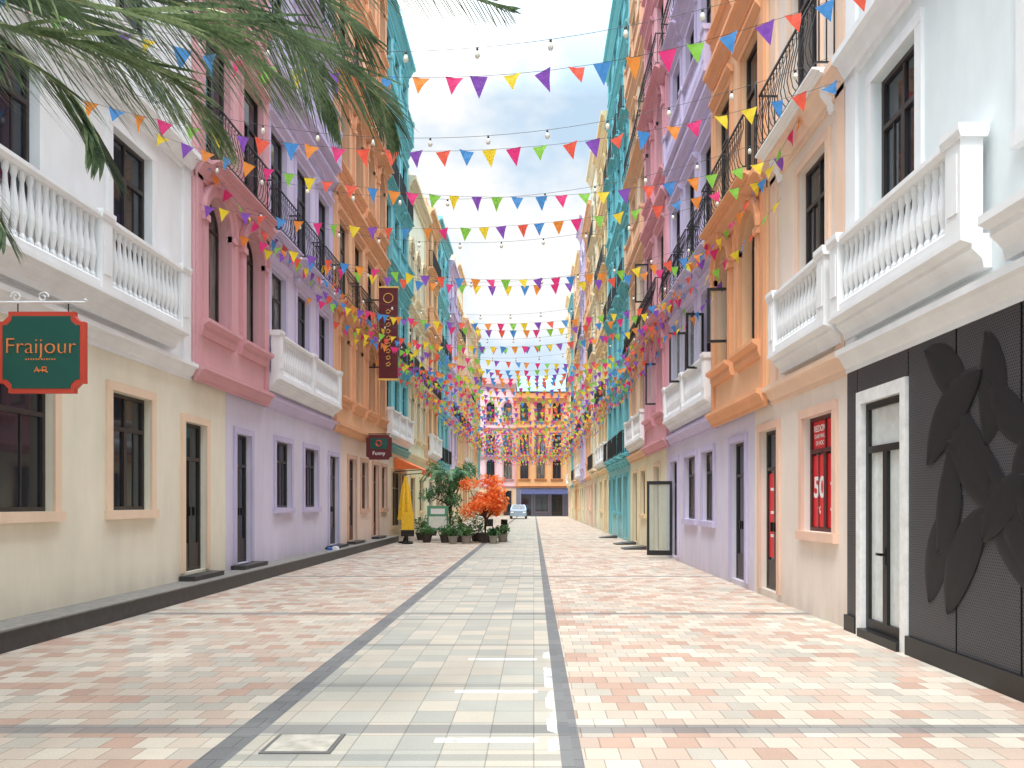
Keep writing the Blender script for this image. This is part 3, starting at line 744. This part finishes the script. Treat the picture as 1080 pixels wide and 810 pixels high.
mb=MB(); mb.box(-.34,.34,-.07,.07,-1.65,1.65,MAR); mb.box(-.37,.37,-.09,.09,1.65,1.7,GOLD); mb.box(-.37,.37,-.09,.09,-1.7,-1.65,GOLD); ob('sign_face',mb.mesh('sign_face'),vs)
mb=MB(); mb.tube([(.17*math.cos(k*math.pi/10),-.08,1.28+.17*math.sin(k*math.pi/10)) for k in range(21)],.014,5,GOLD); ob('emblem',mb.mesh('emblem'),vs)
mb=MB()
for k in range(9):
    z=.8-k*.24; h_=.07; path=[(-.08,-.078,z),(.0+.02*(k%3),-.078,z+h_),(.08,-.078,z-.02*(k%2)),(.02,-.078,z-h_),(-.07,-.078,z-h_*.8)]
    mb.tube(path,.016,4,GOLD)
ob('ornament',mb.mesh('ornament'),vs)
mb=MB(); mb.box(-.85,-.34,-.02,.02,1.2,1.25,BLACK); mb.box(-.85,-.34,-.02,.02,-1.25,-1.2,BLACK); ob('bracket',mb.mesh('bracket'),vs)
s2=ob('hanging_sign',None,None,(-5.5,26.3,3.6),label='small maroon hanging sign with green centre',cat='sign')
ob('sign_face',octo(.45,.44,.1,.05,MAR,'sign_face'),s2); mb=MB(); mb.box(-.3,.3,-.056,-.051,-.06,.32,GRN); ob('green_centre',mb.mesh('green_centre'),s2)
mb=MB(); mb.tube([(.1*math.cos(k*math.pi/6),-.058,.14+.1*math.sin(k*math.pi/6)) for k in range(13)],.025,5,REDB); ob('emblem',mb.mesh('emblem'),s2)
ob('lettering',textmesh('Funny',.19,WT),s2,(0,-.058,-.22),(R(90),0,0)); mb=MB(); mb.box(-.66,.4,-.02,.02,.46,.49,BLACK); ob('bracket',mb.mesh('bracket'),s2)
# ---------------------------------------------------------------- cafe corner
aw=plain('orange_awning',240,120,60,.7)
a=ob('awning',None,None,(-6.1,34.0,2.9),label='orange fabric awning over the cafe front',cat='awning')
mb=MB(); mb.add([(0,-1.6,.75),(0,1.6,.75),(1.2,1.6,.2),(1.2,-1.6,.2),(1.2,1.6,-.05),(1.2,-1.6,-.05)],[(0,1,2,3),(3,2,4,5)],aw); mb.add([(0,-1.6,.75),(1.2,-1.6,.2),(0,-1.6,.2)],[(0,1,2)],aw); ob('canopy',mb.mesh('canopy',recalc=False),a)
mb=MB(); mb.tube([(0,-1.55,.1),(1.18,-1.55,.18)],.02,5,BLACK); mb.tube([(0,1.55,.1),(1.18,1.55,.18)],.02,5,BLACK); ob('arm',mb.mesh('arm'),a)
YEL=plain('yellow_canvas',250,200,50,.7,var=.15)
b=ob('folded_parasol',None,None,(-5.2,30.0,0),label='folded yellow parasol standing in a dark base',cat='parasol')
mb=MB(); n=16; rings=[(.03,2.72),(.09,2.5),(.17,2.1),(.23,1.6),(.27,1.2),(.3,.95)]; vv=[];ff=[]
for r_,z_ in rings:
    for k in range(n): a_=k*2*math.pi/n; q=r_*(1.12 if k%2 else .8); vv.append((q*math.cos(a_),q*math.sin(a_),z_))
for i in range(len(rings)-1):
    for k in range(n): ff.append((i*n+k,i*n+(k+1)%n,(i+1)*n+(k+1)%n,(i+1)*n+k))
mb.add(vv,ff,YEL); ob('canopy',mb.mesh('canopy'),b)
mb=MB(); mb.tube([(0,0,.08),(0,0,2.8)],.025,8,BLACK); ob('pole',mb.mesh('pole'),b)
mb=MB(); mb.lathe([(.3,0),(.3,.06),(.12,.1),(.05,.3)],0,0,0,16,BLACK); ob('base',mb.mesh('base'),b)
b=ob('menu_stand',None,None,(-5.0,29.3,0),label='small yellow and black notice stand beside the step',cat='sign')
mb=MB(); mb.box(-.24,.24,-.02,.02,.55,1.25,YEL); ob('board',mb.mesh('board'),b); mb=MB(); mb.box(-.03,.03,-.02,.02,.05,.55,BLACK); mb.box(-.2,.2,-.18,.18,0,.05,BLACK); mb.box(-.26,.26,-.025,.025,.3,.549,BLACK); ob('stand',mb.mesh('stand'),b)
m=ob('menu_board',None,None,(-4.1,31.6,0),label='green menu board standing on two legs',cat='sign')
mb=MB(); mb.box(-.45,.45,-.03,.03,.45,1.5,plain('green_board',96,166,130,.5)); ob('board',mb.mesh('board'),m)
mb=MB(); mb.box(-.38,.38,-.036,-.031,.55,1.05,plain('menu_paper',236,240,230,.6)); mb.box(-.3,.3,-.036,-.031,1.15,1.38,WT); ob('menu_sheet',mb.mesh('menu_sheet'),m)
mb=MB(); mb.box(-.43,-.38,-.025,.025,0,.45,BROWN); mb.box(.38,.43,-.025,.025,0,.45,BROWN); ob('leg',mb.mesh('leg'),m)
def leaves(mb,c,r,n,mat,size,asp=.5):
    for k in range(n):
        v=Vector((random.gauss(0,1),random.gauss(0,1),random.gauss(0,1))).normalized()*(random.random()**.45)
        p=Vector((c[0]+v.x*r[0],c[1]+v.y*r[1],c[2]+v.z*r[2])); a=Vector((random.uniform(-1,1),random.uniform(-1,1),random.uniform(-1,1))).normalized(); b=a.cross(Vector((random.uniform(-1,1),random.uniform(-1,1),1))).normalized(); s=size*random.uniform(.6,1.3)
        mb.add([tuple(p-a*s),tuple(p+b*s*asp),tuple(p+a*s),tuple(p-b*s*asp)],[(0,1,2,3)],mat)
OL=leafmat('orange_leaves',(240,100,40),(255,172,92),.45); BK=plain('tree_bark',84,62,48,.9,var=.3)
POT=plain('dark_planter',66,58,54,.7); POT2=plain('stone_planter',150,144,134,.8)
def pot(root,r,h,mat):
    mb=MB(); mb.lathe([(r*.7,0),(r,h*.9),(r*1.08,h*.9),(r*1.08,h),(r*.9,h),(r*.85,h*.85)],0,0,0,14,mat); ob('pot',mb.mesh('pot'),root)
t=ob('autumn_tree',None,None,(-2.0,30.3,0),label='small tree with bright orange foliage in a dark planter',cat='tree'); pot(t,.35,.4,POT)
mb=MB(); mb.tube([(0,0,.3),(.04,0,.8),(-.02,0,1.3),(.05,0,2.0)],lambda q:.07-.03*q,8,BK)
tips=[]
for k in range(12):
    a_=k*.75; rr=random.uniform(.45,.95); z=random.uniform(1.25,2.5); tp=(rr*math.cos(a_),rr*math.sin(a_),z); tips.append(tp)
    mb.tube([(0,0,.8+.06*k),(tp[0]*.5,tp[1]*.5,(1.0+z)/2),tp],lambda q:.03*(1-q)+.006,5,BK)
ob('trunk',mb.mesh('trunk',smooth=True),t)
mb=MB()
for tp in tips+[(0,0,2.5),(.3,-.2,1.8),(-.35,0,1.6),(.5,-.3,2.1)]: leaves(mb,tp,(.4,.4,.32),180,OL,.075)
ob('crown',mb.mesh('crown',recalc=False),t)
GL=leafmat('shrub_leaves',(50,88,54),(110,152,92),.3); GL2=leafmat('blue_green_fronds',(58,112,84),(124,170,116),.35)
t=ob('potted_tree',None,None,(-3.7,32.4,0),label='bushy green tree with long leaves in a stone pot',cat='tree'); pot(t,.4,.5,POT2)
mb=MB(); mb.tube([(0,0,.4),(.05,0,1.2),(0,0,2.3)],lambda q:.1-.05*q,8,BK)
tips=[]
for k in range(12):
    a_=k*2.4; rr=random.uniform(.3,.95); z=random.uniform(1.7,3.2); tp=(rr*math.cos(a_),rr*math.sin(a_),z); tips.append(tp)
    mb.tube([(0,0,1.2+.08*k),(tp[0]*.5,tp[1]*.5,(1.6+z)/2),tp],lambda q:.03*(1-q)+.006,5,BK)
ob('trunk',mb.mesh('trunk'),t)
mb=MB()
for tp in tips: leaves(mb,tp,(.45,.45,.32),150,GL2,.13,.22)
ob('crown',mb.mesh('crown',recalc=False),t)
for k in range(9):
    a_=k*2*math.pi/9; c=math.cos(a_);s=math.sin(a_)
    mb=MB(); frond(mb,[(0,0,2.2),(c*.4,s*.4,2.9),(c*.9,s*.9,3.0),(c*1.3,s*1.3,2.6)],.35,22,GL2,RM,wd=.025,r0=.012,droop=.4,down=.2); ob('frond',mb.mesh('frond',recalc=False),t)
for i,(X,Y,r,s) in enumerate([(-3.0,30.6,.26,.4),(-2.7,29.6,.22,.3),(-3.6,30.2,.25,.35),(-1.3,30.8,.22,.35),(-4.4,30.4,.22,.3),(-3.2,29.3,.2,.26),(-4.9,32.5,.3,.6),(-1.6,29.4,.18,.25),(-5.1,37,.3,.7),(-5.0,42,.3,.7),(-2.4,31.5,.3,.75),(-3.3,31.6,.35,1.0)]):
    t=ob('potted_plant',None,None,(X,Y,0),label='leafy green shrub in a round planter',cat='plant',group='potted plants outside the cafe'); pot(t,r,.32,[POT,POT2][i%2])
    mb=MB(); leaves(mb,(0,0,.32+s*.5),(r*1.5,r*1.5,s*.7),260,GL,.07); 
    for k in range(6): mb.tube([(0,0,.25),(random.uniform(-r,r),random.uniform(-r,r),.3+s*.7)],.008,3,BK)
    ob('foliage',mb.mesh('foliage',recalc=False),t)
def chair(X,Y,a):
    c=ob('cafe_chair',None,None,(X,Y,0),(0,0,a),label='dark metal cafe chair beside the planters',cat='chair',group='cafe chairs')
    mb=MB(); mb.box(-.2,.2,-.2,.2,.44,.47,BLACK); ob('seat',mb.mesh('seat'),c)
    mb=MB(); mb.box(-.2,.2,.18,.2,.6,.92,BLACK); ob('backrest',mb.mesh('backrest'),c)
    for x in(-.18,.18):
        for y_ in(-.18,.18):
            mb=MB(); mb.box(x-.015,x+.015,y_-.015,y_+.015,0,.44 if y_<0 else .6,BLACK); ob('leg',mb.mesh('leg'),c)
chair(-1.9,32.2,.4); chair(-1.4,31.4,-.8); chair(-3.0,32.0,2.0)
car=ob('parked_car',None,None,(-1.6,78,0),label='small silver-blue car parked at the street end',cat='car')
CP=plain('silver_blue_paint',160,180,200,.25,metal=.3)
mb=MB(); pr=[(-2.0,.3),(2.0,.3),(2.05,.75),(1.9,.95),(1.5,1.0),(.9,1.45),(-.6,1.48),(-1.15,1.02),(-1.95,.85)]
vs=[(sx*(.83 if z<1.1 else .66),y_,z) for sx in(-1,1) for y_,z in pr]; n=len(pr)
mb.add(vs,[list(range(n)),list(range(n,2*n))[::-1]]+[(i,(i+1)%n,n+(i+1)%n,n+i) for i in range(n)],CP); ob('body',mb.mesh('body'),car)
mb=MB(); mb.add([(-.7,-1.12,1.06),(.7,-1.12,1.06),(.6,-.66,1.45),(-.6,-.66,1.45)],[(0,1,2,3)],GLASS); ob('windscreen',mb.mesh('windscreen'),car,(0,-.01,.01))
for x in(-.62,.62):
    mb=MB(); mb.box(x-.14,x+.14,-1.99,-1.93,.62,.76,WT); ob('headlight',mb.mesh('headlight'),car)
for x in(-.78,.78):
    for y_ in(-1.25,1.25):
        mb=MB(); mb.tube([(x-.1,y_,.31),(x+.1,y_,.31)],.31,14,BLACK); mb.tube([(x-.105,y_,.31),(x+.105,y_,.31)],.17,10,CP); ob('wheel',mb.mesh('wheel'),car)
def slipper(X,Y,z,a,mat):
    s=ob('shoe',None,None,(X,Y,z),(0,0,a),label='shoe lying on the granite step',cat='shoe',group='shoes on the step')
    mb=MB(); mb.add([( -.045,-.13,0),(.045,-.13,0),(.05,.1,0),(-.05,.1,0),(-.04,-.12,.07),(.04,-.12,.07),(.045,.0,.09),(-.045,.0,.09),(.04,.1,.03),(-.04,.1,.03)],[(0,1,2,3),(4,7,6,5),(7,9,8,6),(0,4,5,1),(1,5,6,8,2),(3,9,7,4,0),(2,8,9,3)],mat); ob('upper',mb.mesh('upper'),s)
    mb=MB(); mb.box(-.05,.05,-.14,.12,-.02,-.001,WT); ob('sole',mb.mesh('sole'),s)
BL=plain('blue_shoe',40,90,160,.6)
for k,(X,Y) in enumerate([(-5.78,21.0),(-5.92,21.25),(-5.8,21.5),(-5.88,21.8)]): slipper(X,Y,.272,k*.7,[BL,BLACK,WT,BL][k])
for X,Y in((3.55,29.0),(3.5,26.0),(3.45,34.5)):
    mb=MB(); mb.prof([(-.4,.0),(.4,.0),(.4,.12),(-.4,.02)],-.45,.45,STONE); ob('door_ramp',mb.mesh('door_ramp'),None,(X,Y,.002),(0,0,R(-90)),label='small dark ramp at a shop doorway',cat='ramp',group='doorway ramps')
# ---------------------------------------------------------------- sky, light, camera
w=bpy.data.worlds.new('World'); SC.world=w; w.use_nodes=True; nt=w.node_tree; nt.nodes.clear()
out=nt.nodes.new('ShaderNodeOutputWorld')
sky=nt.nodes.new('ShaderNodeTexSky'); sky.sky_type='NISHITA'; sky.sun_disc=False; sky.sun_elevation=R(62); sky.sun_rotation=R(197)
b1=nt.nodes.new('ShaderNodeBackground'); nt.links.new(sky.outputs[0],b1.inputs[0]); b1.inputs[1].default_value=.15
tc=nt.nodes.new('ShaderNodeTexCoord'); v=tc.outputs['Generated']
sp=nt.nodes.new('ShaderNodeSeparateXYZ'); nt.links.new(v,sp.inputs[0])
mp=SCALEV(nt,v,(1,1,1.6))
n1=NOISE(nt,mp,3.4,5,.58); n2=NOISE(nt,mp,6.5,4,.6)
cov=MAPR(nt,MA(nt,'ADD',n1,MAPR(nt,sp.outputs[2],0,.4,.1,0)),.42,.6,.88,1)
shade=MIX(nt,MAPR(nt,n1,.42,.58,0,1),(.60,.78,.95,1),MIX(nt,MAPR(nt,n2,.35,.55,0,1),(.90,.94,.985,1),(1.0,1.0,1.0,1)))
b2=nt.nodes.new('ShaderNodeBackground'); nt.links.new(shade,b2.inputs[0]); nt.links.new(MAPR(nt,sp.outputs[2],.48,.95,1.04,8.2),b2.inputs[1])
mx=nt.nodes.new('ShaderNodeMixShader'); nt.links.new(cov,mx.inputs[0]); nt.links.new(b1.outputs[0],mx.inputs[1]); nt.links.new(b2.outputs[0],mx.inputs[2]); nt.links.new(mx.outputs[0],out.inputs[0])
sl=bpy.data.lights.new('Sun','SUN'); sl.energy=2.6; sl.angle=R(14); sl.color=(1,.97,.92)
so=bpy.data.objects.new('Sun',sl); COL.objects.link(so)
az=R(197); el=R(62)
dv=Vector((math.sin(az)*math.cos(el),math.cos(az)*math.cos(el),math.sin(el)))
so.rotation_euler=dv.to_track_quat('Z','Y').to_euler()
cam=bpy.data.cameras.new('Camera'); co=bpy.data.objects.new('Camera',cam); COL.objects.link(co)
co.location=(0,0,1.6); co.rotation_euler=(R(90),0,0); cam.sensor_width=36; cam.lens=26; cam.shift_x=-.0213; cam.shift_y=.1167; cam.clip_end=3000; cam.clip_start=.05
SC.camera=co
SC.view_settings.view_transform='Standard'; SC.view_settings.look='None'; SC.view_settings.exposure=0
